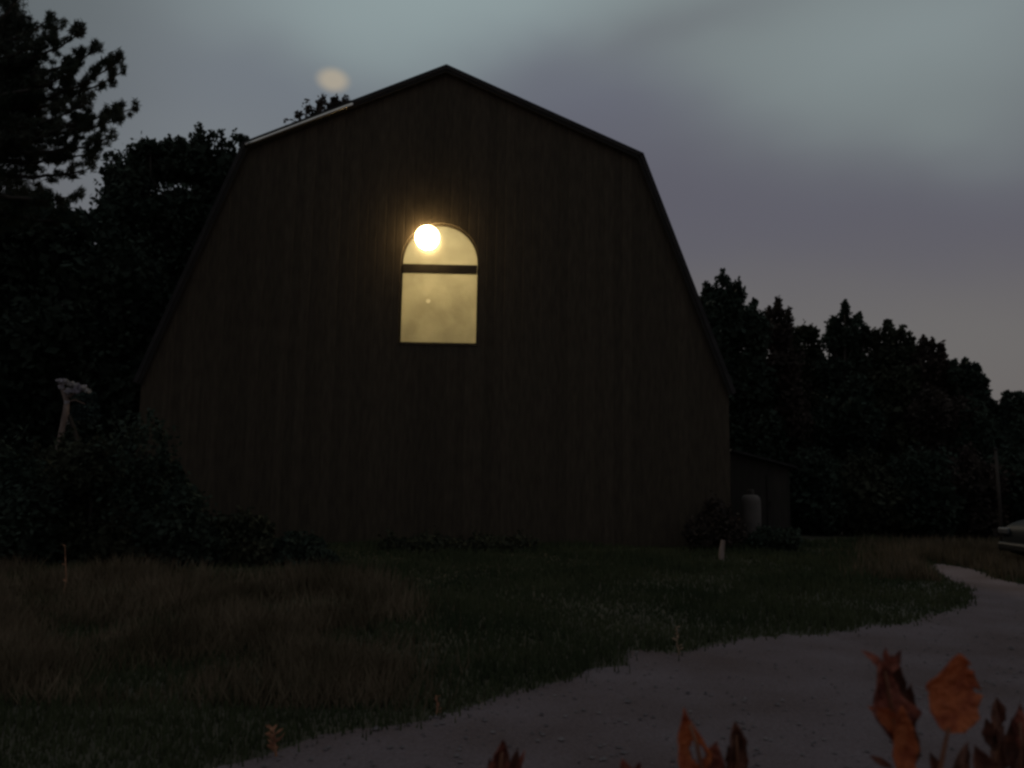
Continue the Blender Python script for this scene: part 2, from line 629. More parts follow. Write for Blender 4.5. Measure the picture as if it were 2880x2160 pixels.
nt.links.new(em.outputs[0], ms.inputs[2])
nt.links.new(ms.outputs[0], o_.inputs[0])
bm = bmesh.new()
# front half of a globe: a single skin, so the soft rim is counted once
bmesh.ops.create_uvsphere(bm, u_segments=48, v_segments=24, radius=1.0)
bmesh.ops.delete(bm, geom=[f for f in bm.faces if f.calc_center_median().y > 0], context='FACES')
me = bpy.data.meshes.new('moon')
bm.to_mesh(me)
bm.free()
me.materials.append(mm_)
moon = bpy.data.objects.new('moon', me)
COL.objects.link(moon)
MD = 2500.0
d = ray(*MOON).normalized()
moon.location = Vector((0, 0, CH)) + d * MD
moon.rotation_euler = (math.asin(d.z), 0, -math.atan2(d.x, d.y))
moon.scale = (19.0 / F * MD, 19.0 / F * MD, 13.5 / F * MD)
for p in me.polygons:
    p.use_smooth = True
tag(moon, 'blurred pale yellow moon behind thin cloud above the left roof slope', 'moon')

# ------------------------------------------------------------------ ground and drive
mb = MB()
mb.add([(-400, -60, 0), (400, -60, 0), (400, 900, 0), (-400, 900, 0)], [(0, 1, 2, 3)])
tag(mb.build('ground', 'soil'), kind='structure')

edge_px = [(222, 766), (324, 741), (380, 727), (435, 713), (490, 702), (537, 690), (580, 673), (620, 662), (632, 653),
           (676, 654), (700, 650), (722, 641), (790, 637), (852, 630), (905, 623), (950, 612), (974, 599), (970, 589),
           (957, 584), (947, 578), (937, 573), (930, 568)]
far_px = [(931, 565), (942, 564), (958, 567), (975, 570), (995, 578), (1024, 585), (1100, 600)]
poly = []
p0 = G(222, 766)
poly += [Vector((-3.6, 2.2, 0)), Vector((-2.4, 3.1, 0))]
fine = []
for a, b in zip(edge_px[:-1], edge_px[1:]):
    ga, gb = G(*a), G(*b)
    L = (gb - ga).length
    k = max(1, int(L / 0.12))
    for i in range(k):
        q = ga.lerp(gb, i / k)
        wob = 0.07 * math.sin(q.x * 5.1 + 1.0) + 0.05 * math.sin(q.x * 11.7) + 0.03 * math.sin(q.x * 23.0)
        fine.append(q + Vector((random.uniform(-1, 1) * 0.05, wob + random.uniform(-1, 1) * 0.06, 0)))
fine.append(G(*edge_px[-1]))
poly += fine
for a, b in zip(far_px[:-1], far_px[1:]):
    ga, gb = G(*a), G(*b)
    k = max(1, int((gb - ga).length / 0.25))
    for i in range(k):
        q = ga.lerp(gb, i / k)
        poly.append(q + Vector((random.uniform(-1, 1), random.uniform(-1, 1), 0)) * 0.06)
poly += [Vector((16, 8.8, 0)), Vector((16, 1.9, 0)), Vector((2, 1.9, 0))]
bm = bmesh.new()
vs = [bm.verts.new((p.x, p.y, 0.004)) for p in poly]
f_ = bm.faces.new(vs)
bmesh.ops.triangulate(bm, faces=[f_])
me = bpy.data.meshes.new('driveway')
bm.to_mesh(me)
bm.free()
drv = link_mesh('driveway', me, 'gravel')
if me.polygons[0].normal.z < 0:
    me.flip_normals()
tag(drv, kind='structure')
PX = np.array([p.x for p in poly])
PY = np.array([p.y for p in poly])


def inside(x, y):
    c = np.zeros(len(x), bool)
    j = len(PX) - 1
    for i in range(len(PX)):
        m = ((PY[i] > y) != (PY[j] > y))
        with np.errstate(divide='ignore', invalid='ignore'):
            xi = (PX[j] - PX[i]) * (y - PY[i]) / (PY[j] - PY[i]) + PX[i]
        c ^= m & (x < xi)
        j = i
    return c


def blades(x, y, h, w, lean=0.5):
    n = len(x)
    a = RNG.uniform(0, 2 * PI, n)
    dx, dy = np.cos(a) * w / 2, np.sin(a) * w / 2
    la = RNG.uniform(0, 2 * PI, n)
    ll = h * lean * RNG.uniform(0, 1, n)
    z0 = np.zeros(n)
    q = np.stack([np.stack([x - dx, y - dy, z0], 1), np.stack([x + dx, y + dy, z0], 1),
                  np.stack([x + np.cos(la) * ll, y + np.sin(la) * ll, h], 1)], 1)
    return q.reshape(-1, 3)


# lawn: scattered with density falling with distance
n = 230000
yy = 2.2 + (RNG.uniform(0, 1, n) ** 1.5) * 19
xx = RNG.uniform(-1, 1, n) * (yy * 0.75 + 1.0)
k = ~inside(xx + RNG.normal(size=n) * 0.05, yy + RNG.normal(size=n) * 0.09)
xx, yy = xx[k], yy[k]
patch = 0.6 + 0.5 * np.sin(xx * 1.7 + np.sin(yy * 1.3)) * np.sin(yy * 1.1 + 1.0) + RNG.uniform(0, 0.5, len(xx))
hh = (0.05 + 0.004 * yy) * np.clip(patch, 0.35, 1.6) * RNG.uniform(0.6, 1.4, len(xx))
ww = 0.006 + 0.0016 * yy
tag(tri_mesh('lawn_grass', blades(xx, yy, hh, ww), 3, 'lawn'),
    'short dark green lawn grass between the barn and the gravel drive', 'grass', kind='stuff')

# tall dry grass on the left and on the verge beyond the drive
n = 60000
yy = RNG.uniform(5.2, 11.5, n)
xx = -yy * 0.7 + RNG.uniform(0, 1, n) ** 1.5 * (yy * 0.55 + 0.1) + RNG.normal(size=n) * 0.25
cl = np.sin(xx * 2.3 + 1) * np.sin(yy * 1.9) + 0.6 * np.sin(xx * 5.1) * np.sin(yy * 4.3 + 2)
k = (cl + RNG.uniform(-0.8, 0.9, n) > -0.1) & ~inside(xx, yy)
xx, yy, cl = xx[k], yy[k], cl[k]
hh = (0.07 + 0.05 * yy / 3 + 0.07 * cl) * RNG.uniform(0.4, 1.35, len(xx))
hh = np.clip(hh, 0.05, 0.6)
A = blades(xx, yy, hh, 0.006 + 0.001 * yy, 0.8)
n = 16000
yy = RNG.uniform(12.5, 20.0, n)
xx = (0.46 + RNG.uniform(0, 1, n) ** 0.8 * 0.34) * yy + RNG.normal(size=n) * 0.35
k = ~inside(xx, yy) & ~inside(xx + 0.15, yy - 0.15)
xx, yy = xx[k], yy[k]
B = blades(xx, yy, RNG.uniform(0.1, 0.36, len(xx)), 0.008 + 0.0012 * yy, 0.4)
tag(tri_mesh('tall_grass', np.concatenate([A, B]), 3, 'drygrass'),
    'tall dry brown grass at the left and on the verge past the drive', 'grass', kind='stuff')

# loose stones on the drive
n = 2600
yy = 3.2 + RNG.uniform(0, 1, n) ** 1.4 * 9
xx = RNG.uniform(-0.6, 0.75, n) * yy
k = inside(xx, yy)
xx, yy = xx[k], yy[k]
st = []
for x, y in zip(xx, yy):
    r = random.uniform(0.006, 0.02) * (1.6 if random.random() < 0.05 else 1)
    o6 = np.array([[1, 0, 0], [0, 1, 0], [-1, 0, 0], [0, -1, 0], [0, 0, 0.6], [0, 0, -0.6]]) * r
    o6 = o6 * RNG.uniform(0.7, 1.3, (6, 1)) + np.array([x, y, 0.006 + r * 0.3])
    for t in ((0, 1, 4), (1, 2, 4), (2, 3, 4), (3, 0, 4)):
        st.append(o6[list(t)])
M['stone'] = mat('loose_stone', (0.09, 0.075, 0.08), (0.22, 0.19, 0.19), scale=6, rough=0.9)
tag(tri_mesh('gravel_stones', np.concatenate(st), 3, 'stone'),
    'loose grey stones scattered over the gravel drive', 'gravel', kind='stuff')

# ------------------------------------------------------------------ barn
BY, YAW = 18.0, math.radians(1.5)
bn = Vector((math.sin(YAW), -math.cos(YAW), 0))   # outward normal: the left end is a little nearer
bo = Vector((-1.55, BY, 0))


def on_wall(px, py, off=0.0):
    d = ray(px, py)
    c = Vector((0, 0, CH))
    q = bo + bn * off
    t = (q - c).dot(bn) / d.dot(bn)
    return c + d * t


BM = Matrix.Translation(bo) @ Matrix.Rotation(YAW, 4, 'Z')
BI = BM.inverted()


def loc(px, py, off=0.0):
    return BI @ on_wall(px, py, off)


k_ap, k_r, k_l = loc(445, 64, 0.14), loc(646.5, 152.8, 0.14), loc(245, 142, 0.14)
e_r, e_l = loc(734, 390, 0.14), loc(132, 380, 0.14)
print('apex', k_ap, 'knees', k_l, k_r, 'eaves', e_l, e_r)
CX = k_ap.x
KX = (k_r.x - k_l.x) / 2
KZ = (k_r.z + k_l.z) / 2
EX = (e_r.x - e_l.x) / 2
EZ = (e_r.z + e_l.z) / 2
AZ = k_ap.z
CX = (CX * 2 + (k_r.x + k_l.x) / 2) / 3
print('sym', CX, KX, KZ, EX, EZ, AZ)
barn = empty('barn', bo, 'big dark gambrel roofed barn with one lit arched window in its gable end', 'barn')
barn.rotation_euler = (0, 0, YAW)
DEPTH = 13.0


def outline(ins):
    # roof outline pulled in by ins
    return [(CX - EX + ins, 0), (CX - EX + ins, EZ), (CX - KX + ins * 0.9, KZ - ins * 0.6), (CX, AZ - ins * 1.1),
            (CX + KX - ins * 0.9, KZ - ins * 0.6), (CX + EX - ins, EZ), (CX + EX - ins, 0)]


# window opening in barn space
wl, wr, wt, wb = loc(399.5, 300).x, loc(478.5, 300).x, loc(437, 223).z, loc(440, 344).z
w_sp = loc(440, 264).z      # spring line of the arch = top of the mullion
wcx, wrx = (wl + wr) / 2, (wr - wl) / 2
wrz = wt - w_sp
print('window', wl, wr, wb, w_sp, wt)


def arch(cx, rx, rz, z0, zs, n=24):
    pts = [(cx - rx, z0), (cx - rx, zs)]
    for i in range(1, n):
        t = PI - PI * i / n
        pts.append((cx + rx * math.cos(t), zs + rz * math.sin(t) ** 0.92))
    pts += [(cx + rx, zs), (cx + rx, z0)]
    return pts


def local_obj(name, mbx, m, parent, **kw):
    """mesh given in barn space"""
    mbx.v = [tuple(BM @ Vector(p)) for p in mbx.v]
    return mbx.build(name, m, parent, **kw)


# gable wall with the arched hole: fill between outline and opening
oc = outline(0.12)
hole = arch(wcx, wrx, wrz, wb, w_sp)
bm = bmesh.new()
ov = [bm.verts.new((x, 0, z)) for x, z in oc]
hv = [bm.verts.new((x, 0, z)) for x, z in hole]
eds = [bm.edges.new((ov[i], ov[(i + 1) % len(ov)])) for i in range(len(ov))]
eds += [bm.edges.new((hv[i], hv[(i + 1) % len(hv)])) for i in range(len(hv))]
bmesh.ops.triangle_fill(bm, edges=eds, use_beauty=True)
r = bmesh.ops.extrude_face_region(bm, geom=list(bm.faces))
bmesh.ops.translate(bm, vec=(0, 0.18, 0), verts=[v for v in r['geom'] if isinstance(v, bmesh.types.BMVert)])
bmesh.ops.recalc_face_normals(bm, faces=bm.faces)
me = bpy.data.meshes.new('gable_wall')
bm.to_mesh(me)
bm.free()
gw = bpy.data.objects.new('gable_wall', me)
me.materials.append(M['board'])
COL.objects.link(gw)
gw.parent = barn

for s in (-1, 1):
    mb = MB()
    x = CX + s * (EX - 0.12 - 0.09)
    mb.box((x, 0.18 + (DEPTH - 0.18) / 2, EZ / 2), (0.18, DEPTH - 0.19, EZ))
    local_obj('side_wall', mb, 'board', barn)
mb = MB()
mb.prism(oc, DEPTH, DEPTH + 0.18)
local_obj('rear_wall', mb, 'board', barn)

# roof: four slopes, 0.3 overhang in front
corner = [(CX - EX - 0.02, EZ - 0.05), (CX - KX, KZ), (CX, AZ), (CX + KX, KZ), (CX + EX + 0.02, EZ - 0.05)]
for (x0, z0), (x1, z1) in zip(corner[:-1], corner[1:]):
    nx, nz = -(z1 - z0), (x1 - x0)
    L = math.hypot(nx, nz)
    nx, nz = nx / L, nz / L
    if nz < 0:
        nx, nz = -nx, -nz
    th = 0.10
    mb = MB()
    mb.prism([(x0, z0), (x1, z1), (x1 - nx * th, z1 - nz * th), (x0 - nx * th, z0 - nz * th)], -0.14, DEPTH + 0.4)
    local_obj('roof_slope', mb, 'roof', barn)
    # rake board under the front edge
    mb = MB()
    a0, a1 = (x0 - nx * 0.105, z0 - nz * 0.105), (x1 - nx * 0.105, z1 - nz * 0.105)
    b0, b1 = (a0[0] - nx * 0.07, a0[1] - nz * 0.07), (a1[0] - nx * 0.07, a1[1] - nz * 0.07)
    mb.prism([a0, a1, b1, b0], -0.12, -0.085)
    local_obj('rake_board', mb, 'trim', barn)
# bright metal drip edge on the left rake
pA, pB = loc(247, 144.5, 0.31), loc(350, 105.0, 0.31)
mb = MB()
x0, z0 = corner[1]
x1, z1 = corner[2]


def on_rake(t, drop, y):
    sl = Vector((x1 - x0, 0, z1 - z0))
    nn = Vector((-(z1 - z0), 0, x1 - x0)).normalized()
    q = Vector((x0, y, z0)) + sl * t - nn * drop
    return q


mb.tube([on_rake(0.01 + 0.52 * i / 12, 0.115, -0.155) for i in range(13)], 0.042, 16)
local_obj('drip_edge', mb, 'edge', barn, smooth=True)

# window
win = MB()
fo = arch(wcx, wrx + 0.0, wrz, wb, w_sp)
fi = arch(wcx, wrx - 0.045, wrz - 0.045, wb + 0.045, w_sp)
n_ = len(fo)
vs, fs = [], []
for y in (0.06, 0.13):
    vs += [(x * 1.0, y, z) for x, z in [(wcx + (x - wcx) * 0.999, z) for x, z in fo]]
    vs += [(x, y, z) for x, z in fi]
for i in range(n_):
    j = (i + 1) % n_
    fs += [(i, j, n_ + j, n_ + i), (2 * n_ + i, 3 * n_ + i, 3 * n_ + j, 2 * n_ + j),
           (n_ + i, n_ + j, 3 * n_ + j, 3 * n_ + i), (i, 2 * n_ + i, 2 * n_ + j, j)]
win.add(vs, fs)
wfo = local_obj('window', win, 'frame', barn)
m_lo = loc(440, 272.5).z
mb = MB()
mb.box((wcx, 0.085, (w_sp + m_lo) / 2), (2 * wrx - 0.1, 0.09, w_sp - m_lo))
local_obj('transom_bar', mb, 'frame', wfo)
mb = MB()
mb.prism([p for p in arch(wcx, wrx - 0.05, wrz - 0.05, w_sp + 0.001, w_sp + 0.002)], 0.10, 0.106)
local_obj('arched_pane', mb, 'pane', wfo)
mb = MB()
mb.prism([(wl + 0.05, wb + 0.05), (wl + 0.05, m_lo - 0.002), (wr - 0.05, m_lo - 0.002), (wr - 0.05, wb + 0.05)], 0.10, 0.106)
local_obj('lower_pane', mb, 'pane', wfo)
mb = MB()
mb.box((wcx, 0.0, wb - 0.019), (2 * wrx + 0.02, 0.03, 0.035))
local_obj('window_sill', mb, 'frame', wfo, bevel=0.008)
# plastered loft room seen through the window
mb = MB()
rx0, rx1, rz0, rz1, ry0, ry1 = wl - 0.9, wr + 0.9, wb - 1.0, wt + 0.7, 0.2, 2.1
Vv = [(rx0, ry0, rz0), (rx1, ry0, rz0), (rx1, ry1, rz0), (rx0, ry1, rz0), (rx0, ry0, rz1), (rx1, ry0, rz1), (rx1, ry1, rz1), (rx0, ry1, rz1)]
mb.add(Vv, [(0, 1, 2, 3), (4, 7, 6, 5), (3, 2, 6, 7), (0, 3, 7, 4), (1, 5, 6, 2)])
local_obj('loft_room', mb, 'plaster', barn)
pl = bpy.data.lights.new('loft_light', 'POINT')
pl.energy = 33
pl.color = (1.0, 0.88, 0.66)
pl.shadow_soft_size = 0.15
po = bpy.data.objects.new('loft_light', pl)
COL.objects.link(po)
po.location = BM @ Vector((wcx - 0.3, 0.55, wt + 0.35))
# white disc on the loft wall, added to imitate a reflection in the pane
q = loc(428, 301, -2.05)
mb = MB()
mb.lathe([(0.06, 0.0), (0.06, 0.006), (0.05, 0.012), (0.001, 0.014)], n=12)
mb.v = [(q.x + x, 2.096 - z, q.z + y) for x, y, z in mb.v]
local_obj('pane_glint_disc', mb, mat('pane_glint_white', (0.95, 0.93, 0.88), None, rough=0.5), barn)

# globe lamp on a bracket in front of the arch
lc = loc(427.3, 237.6, 0.03)
lr = 12.3 / F * BY
lw = BM @ lc
lamp = empty('globe_lamp', BM @ Vector((lc.x - 0.1, 0, lc.z + 0.42)), 'bright glowing globe lamp at the upper left of the arched barn window', 'lamp')
bm = bmesh.new()
bmesh.ops.create_uvsphere(bm, u_segments=32, v_segments=20, radius=lr)
bmesh.ops.translate(bm, verts=bm.verts, vec=lw)
me = bpy.data.meshes.new('globe')
bm.to_mesh(me)
bm.free()
link_mesh('globe', me, 'lamp', lamp, smooth=True)
mb = MB()
mb.tube([BM @ Vector(p) for p in ((lc.x + 0.04, 0.09, lc.z + lr + 0.03), (lc.x + 0.04, 0.02, lc.z + lr + 0.01), (lc.x + 0.02, lc.y, lc.z + lr - 0.03))], 0.014, 8)
mb.build('bracket', 'black', lamp, smooth=True)

# ------------------------------------------------------------------ trees
GR = 'trees in the wood at the right of the barn'
# left pine: limbs reaching right, tufts turned up at their ends
PYD = 15.0
pine = empty('pine_tree', (P(-25, 400, PYD).x, PYD, 0), 'tall dark pine with upswept branches at the left edge', 'pine tree')
mb = MB()
base = Vector((P(-25, 400, PYD).x, PYD, -0.05))
tp = P(2, -60, PYD)
trunk_path = limb_path(base, tp, 0, 8, 0.01)
mb.tube(trunk_path, [0.26 * (1 - 0.8 * i / 8) for i in range(9)], 10)
tr_o = mb.build('trunk', 'bark', pine, smooth=True)
limbs = [  # start px, end px, tuft radius px, dy
    ((-5, 45), (48, 20), 8, 0.2), ((0, 60), (62, 26), 8, -0.3), ((5, 80), (98, 50), 8, 0.3), ((0, 70), (80, 34), 9, -0.5),
    ((10, 110), (119, 62), 7, 0.0), ((20, 112), (122, 72), 6, 0.5), ((5, 125), (134, 108), 8, 0.2),
    ((5, 130), (120, 120), 9, -0.4), ((20, 128), (90, 100), 8, -0.6), ((0, 150), (112, 138), 7, -0.5),
    ((0, 160), (98, 152), 10, 0.4), ((0, 175), (92, 168), 9, 0.2), ((0, 20), (20, -5), 9, 0.0), ((-5, 30), (35, 30), 9, 0.4),
    ((0, 95), (75, 70), 11, -0.7), ((0, 195), (80, 196), 9, -0.4), ((0, 210), (75, 222), 12, 0.4), ((0, 145), (60, 128), 12, -0.9)]
bl = []
mb = MB()
for (a, b_, r, dy) in limbs:
    pa, pb = P(a[0], a[1], PYD + dy * 0.3), P(b_[0], b_[1], PYD + dy)
    path = limb_path(pa, pb, -0.06, 8, 0.02)
    mb.tube(path, [0.05 * (1 - 0.8 * i / 8) for i in range(9)], 6)
    kk = PYD / F
    L = (pb - pa).length
    N = int(L / 0.09)
    for i in range(N):
        t = (i + 0.5) / N
        c = path[int(t * 8)].lerp(path[min(8, int(t * 8) + 1)], t * 8 - int(t * 8))
        if t < 0.3 and random.random() < 0.4:
            continue
        w = 1.25 - 0.6 * t
        off = Vector((random.uniform(-1, 1) * 0.05, random.uniform(-1, 1) * 0.35 * w, random.uniform(-0.3, 0.7) * 0.10 * w))
        rr = 0.068 * random.uniform(0.7, 1.25) * w
        bl.append((c + off, rr * 1.2, rr * 1.3, rr * 0.9))
        if t > 0.45 and random.random() < 0.34:      # upturned finger
            for q in range(3):
                bl.append((c + off * 0.5 + Vector((0.035 * q, 0, 0.07 + 0.075 * q)), 0.05, 0.06, 0.07))
    bl.append((path[-1] + Vector((0.02, 0, 0.06)), 0.06, 0.07, 0.12))
mb.build('limbs', 'bark', pine, smooth=True)
for (px, py, r) in [(-10, 60, 45), (0, 110, 42), (15, 90, 32), (-10, 10, 32), (-20, 180, 50), (25, 142, 24)]:
    bl.append((P(px, py, PYD + 0.4), r * PYD / F, r * PYD / F, r * PYD / F))
tri_mesh('needles', leaves(bl, 85000, 0.16, 0.11, elong=(0.35, 0, 0.45)), 4, 'pine', pine)

# broad trees at the left
tree('broadleaf_tree', 'dark leafy tree right beside the barn roof with twiggy top', 'tree',
     [(155, 165, 26, 22), (195, 168, 30, 22), (232, 178, 22, 24), (130, 182, 24, 22), (120, 215, 22, 30), (160, 230, 50, 50),
      (215, 230, 40, 55), (200, 132, 4, 8), (202, 146, 7, 6), (216, 138, 8, 5), (150, 147, 6, 8), (180, 143, 5, 8),
      (235, 143, 8, 8), (243, 140, 6, 6), (168, 146, 8, 6), (150, 300, 60, 60), (190, 380, 60, 70), (226, 150, 8, 9),
      (110, 160, 7, 6), (185, 150, 10, 6)],
     23.0, 'leafdark', 15000, 0.17, 180, 0.2)
tree('broadleaf_tree', 'dark tree filling the gap between the pine and the barn', 'tree',
     [(60, 260, 60, 50), (20, 230, 50, 40), (-20, 300, 60, 70), (70, 340, 60, 60), (120, 300, 45, 60), (20, 380, 70, 60),
      (125, 400, 45, 60), (20, 460, 80, 50), (110, 470, 60, 50), (15, 425, 40, 30), (60, 225, 30, 18), (95, 225, 20, 14), (30, 205, 20, 12)],
     20.0, 'leafdark', 14000, 0.18, 60, 0.22)
tree('treetop', 'small treetop showing above the left roof slope under the moon', 'tree',
     [(298, 116, 4, 5), (313, 115, 7, 7), (325, 110, 7, 10), (335, 108, 8, 10), (346, 106, 6, 6), (322, 150, 30, 40),
      (360, 180, 50, 50), (310, 220, 60, 60)],
     34.0, 'leafred', 9000, 0.2, 330, 0.2)

# right treeline
tree('conifer_tree', 'tallest dark conifer touching the right side of the barn', 'tree',
     [(722, 277, 3, 8), (738, 288, 3, 8), (706, 289, 3, 8), (754, 305, 3, 7), (722, 286, 8, 11), (710, 297, 8, 8), (737, 298, 9, 11), (722, 305, 20, 15), (751, 317, 9, 9), (733, 332, 27, 24),
      (712, 340, 20, 30), (756, 335, 10, 22), (730, 390, 40, 45), (745, 450, 40, 45)],
     27.0, 'leafdark', 13000, 0.18, 728, 0.16, group=GR)
tree('maple_tree', 'small reddish tree with a pointed top second in the wood from the barn', 'tree',
     [(778, 304, 2.5, 8), (769, 313, 2.5, 7), (788, 315, 2.5, 7), (778, 313, 5, 8), (770, 321, 5, 8), (787, 323, 5, 9), (778, 336, 11, 15), (779, 374, 19, 30), (785, 430, 26, 45)],
     27.5, 'leafred', 7500, 0.17, 779, 0.11, group=GR)
tree('birch_tree', 'low round topped tree in the dip of the wood between two taller ones', 'tree',
     [(805, 334, 11, 8), (797, 347, 7, 9), (815, 347, 7, 9), (806, 372, 18, 24), (808, 430, 30, 45)],
     28.5, 'leafolive', 7500, 0.17, 806, 0.11, group=GR)
tree('fir_tree', 'pointed dark tree with shouldered top in the middle of the wood', 'tree',
     [(845, 307, 2.5, 7), (833, 323, 2.5, 7), (858, 320, 3, 7), (866, 333, 2.5, 7), (845, 315, 4, 7), (845, 325, 9, 9), (834, 331, 6, 8), (857, 329, 7, 8), (846, 341, 20, 13), (864, 342, 7, 9),
      (830, 343, 7, 8), (847, 374, 25, 28), (848, 430, 34, 45)],
     27.0, 'leafdark', 10000, 0.17, 846, 0.14, group=GR)
tree('oak_tree', 'broad tree with a knobbly brownish crown right of the pointed middle tree', 'tree',
     [(888, 326, 3, 7), (876, 335, 3, 7), (901, 333, 2.5, 7), (911, 342, 3, 6), (888, 334, 6, 8), (876, 343, 9, 8), (900, 341, 9, 8), (910, 350, 8, 8), (891, 359, 20, 14), (893, 394, 27, 34),
      (890, 440, 32, 40)],
     26.5, 'leafolive', 9500, 0.17, 889, 0.14, group=GR)
tree('ash_tree', 'brownish tree whose crown steps down before the notch in the wood', 'tree',
     [(924, 343, 3, 6), (932, 345, 2.5, 6), (941, 350, 2.5, 7), (926, 351, 8, 8), (940, 358, 5, 8), (918, 358, 7, 8), (934, 370, 14, 12), (926, 385, 24, 22), (928, 430, 28, 42)],
     26.0, 'leafred', 8500, 0.17, 927, 0.13, group=GR)
tree('alder_tree', 'round dark tree with ragged top second from the right edge', 'tree',
     [(954, 366, 2.5, 7), (965, 365, 2.5, 7), (975, 370, 2.5, 7), (984, 382, 2.5, 7), (954, 374, 5, 8), (965, 373, 6, 8), (975, 379, 6, 9), (964, 389, 14, 11), (978, 396, 8, 12), (966, 410, 21, 22),
      (968, 450, 26, 40)],
     25.5, 'leafdark', 8500, 0.17, 965, 0.12, group=GR)
tree('hazel_tree', 'lowest bushy tree of the wood at the right edge', 'tree',
     [(1007, 397, 2.5, 7), (1020, 398, 2.5, 6), (1007, 404, 6, 8), (1022, 404, 9, 9), (1000, 416, 9, 8), (1014, 420, 18, 14), (1040, 430, 26, 24), (1014, 460, 28, 36)],
     25.0, 'leafdark', 8500, 0.17, 1016, 0.12, group=GR)
# understory in front of the trunks
US = 'undergrowth bushes along the foot of the wood'
for i, (px, py, rx, ry, Y, mname, lab) in enumerate([
        (815, 500, 34, 42, 24.0, 'leafdark', 'dark bush under the wood just right of the shed'),
        (868, 502, 34, 40, 23.5, 'leafolive', 'dark olive bush in the middle of the foot of the wood'),
        (922, 500, 34, 42, 23.0, 'leafdark', 'dark bush under the stepped brownish tree'),
        (972, 496, 30, 42, 22.5, 'leafred', 'brown tinged bush left of the thin pole'),
        (1022, 492, 32, 44, 22.0, 'leafdark', 'dark bush behind the parked car')]):
    tree('bush', lab, 'bush', [(px, py, rx, ry, 0.0), (px - rx * 0.5, py + 12, rx * 0.6, ry * 0.6, 0.3), (px + rx * 0.5, py + 10, rx * 0.6, ry * 0.6, -0.3)],
         Y, mname, 5000, 0.16, px, 0.06, group=US)

# shrubs at the left in front of the barn
SH = 'shrubs in front of the left of the barn'
for (px, blobs, Y, mname, n, lab) in [
        (20, [(20, 520, 42, 52), (-15, 500, 40, 55), (45, 545, 30, 30)], 12.5, 'leafdark', 6500, 'dark shrub at the left edge behind the tall dry grass'),
        (98, [(98, 510, 42, 48), (62, 478, 34, 34), (90, 470, 26, 26), (75, 540, 34, 32), (125, 545, 30, 32)], 12.8, 'leafolive', 6500, 'olive shrub standing under the forked pale tree'),
        (172, [(172, 528, 36, 42), (138, 470, 18, 58), (152, 500, 24, 50), (150, 555, 30, 26), (196, 552, 28, 26)], 13.2, 'leafdark', 6000, 'dark shrub before the lower left corner of the barn'),
        (240, [(240, 545, 32, 30), (222, 562, 26, 18), (262, 562, 26, 18)], 13.5, 'leafolive', 5000, 'low olive shrub against the left of the barn wall'),
        (300, [(300, 558, 26, 20), (320, 566, 18, 14)], 13.5, 'leafdark', 3500, 'lowest dark shrub at the right end of the shrub row')]:
    tree('shrub', lab, 'shrub', blobs, Y, mname, n, 0.10, px, 0.04, group=SH)
tree('shrub', 'low dark shrub at the foot of the barn under the window', 'shrub',
     [(430, 548, 50, 9), (500, 546, 34, 8)], 17.0, 'leafolive', 3500, 0.1, 450, 0.03)
tree('shrub', 'greyish shrub at the right corner of the barn beside the pale tank', 'shrub',
     [(715, 522, 16, 20), (700, 535, 16, 12), (732, 532, 12, 12)], 17.2, 'leafred', 4000, 0.09, 716, 0.03)
tree('shrub', 'dark low shrub in front of the pale tank', 'shrub',
     [(765, 545, 24, 12), (785, 540, 14, 10)], 18.0, 'leafdark', 3000, 0.1, 768, 0.03)

# forked pale tree with a cap of blossom
FY = 17.0
ft = empty('forked_tree', (P(65, 500, FY).x, FY, 0), 'small pale forked tree with a cap of pale blossom left of the barn', 'tree')
gz = [P(50, 560, FY), P(58.9, 445, FY), P(62.5, 428, FY), P(65.8, 413, FY - 0.05), P(67, 402, FY), P(64, 392, FY), P(60, 383, FY)]
gz[0].z = -0.05
mb = MB()
mb.tube(gz, [0.09, 0.062, 0.06, 0.066, 0.06, 0.055, 0.04], 10)
mb.build('trunk', 'palebark', ft, smooth=True)
g2 = [P(90, 560, FY + 0.1), P(78.5, 445, FY + 0.1), P(74.5, 430, FY + 0.05), P(70, 418, FY), P(66.2, 411, FY)]
g2[0].z = -0.05
mb = MB()
mb.tube(g2, [0.085, 0.05, 0.045, 0.04, 0.03], 10)
mb.build('trunk', 'post', ft, smooth=True)
mb = MB()
mb.tube([P(66, 399, FY), P(74, 393, FY), P(82, 391, FY), P(90, 392, FY)], [0.045, 0.035, 0.025, 0.015], 8)
mb.tube([P(67, 402, FY), P(75, 400, FY + 0.1), P(85, 404, FY + 0.1)], [0.03, 0.02, 0.01], 6)
mb.build('branch', 'palebark', ft, smooth=True)
kk = FY / F
bl = [(P(x, y, FY - 0.05), r * kk, r * kk, r * kk * 0.8) for x, y, r in
      [(60, 381, 2.6), (65, 381.5, 2.8), (71, 384, 2.6), (77, 386, 3.0), (83, 388, 2.8), (88, 391, 2.2), (69, 391, 3), (74, 391, 2.8), (66.8, 402.5, 1.6), (61, 387, 2.4), (78, 391, 2.2)]]
tri_mesh('blossom', leaves(bl, 1500, 0.055, 0.8), 4, 'blossom', ft)
bl = [(P(x, y, FY + 0.35), r * kk, r * kk, r * kk * 1.1) for x, y, r in [(80, 400, 7), (87, 406, 8), (92, 415, 7), (80, 412, 7), (90, 397, 4)]]
tri_mesh('crown', leaves(bl, 1500, 0.09, 0.6), 4, 'teal', ft)

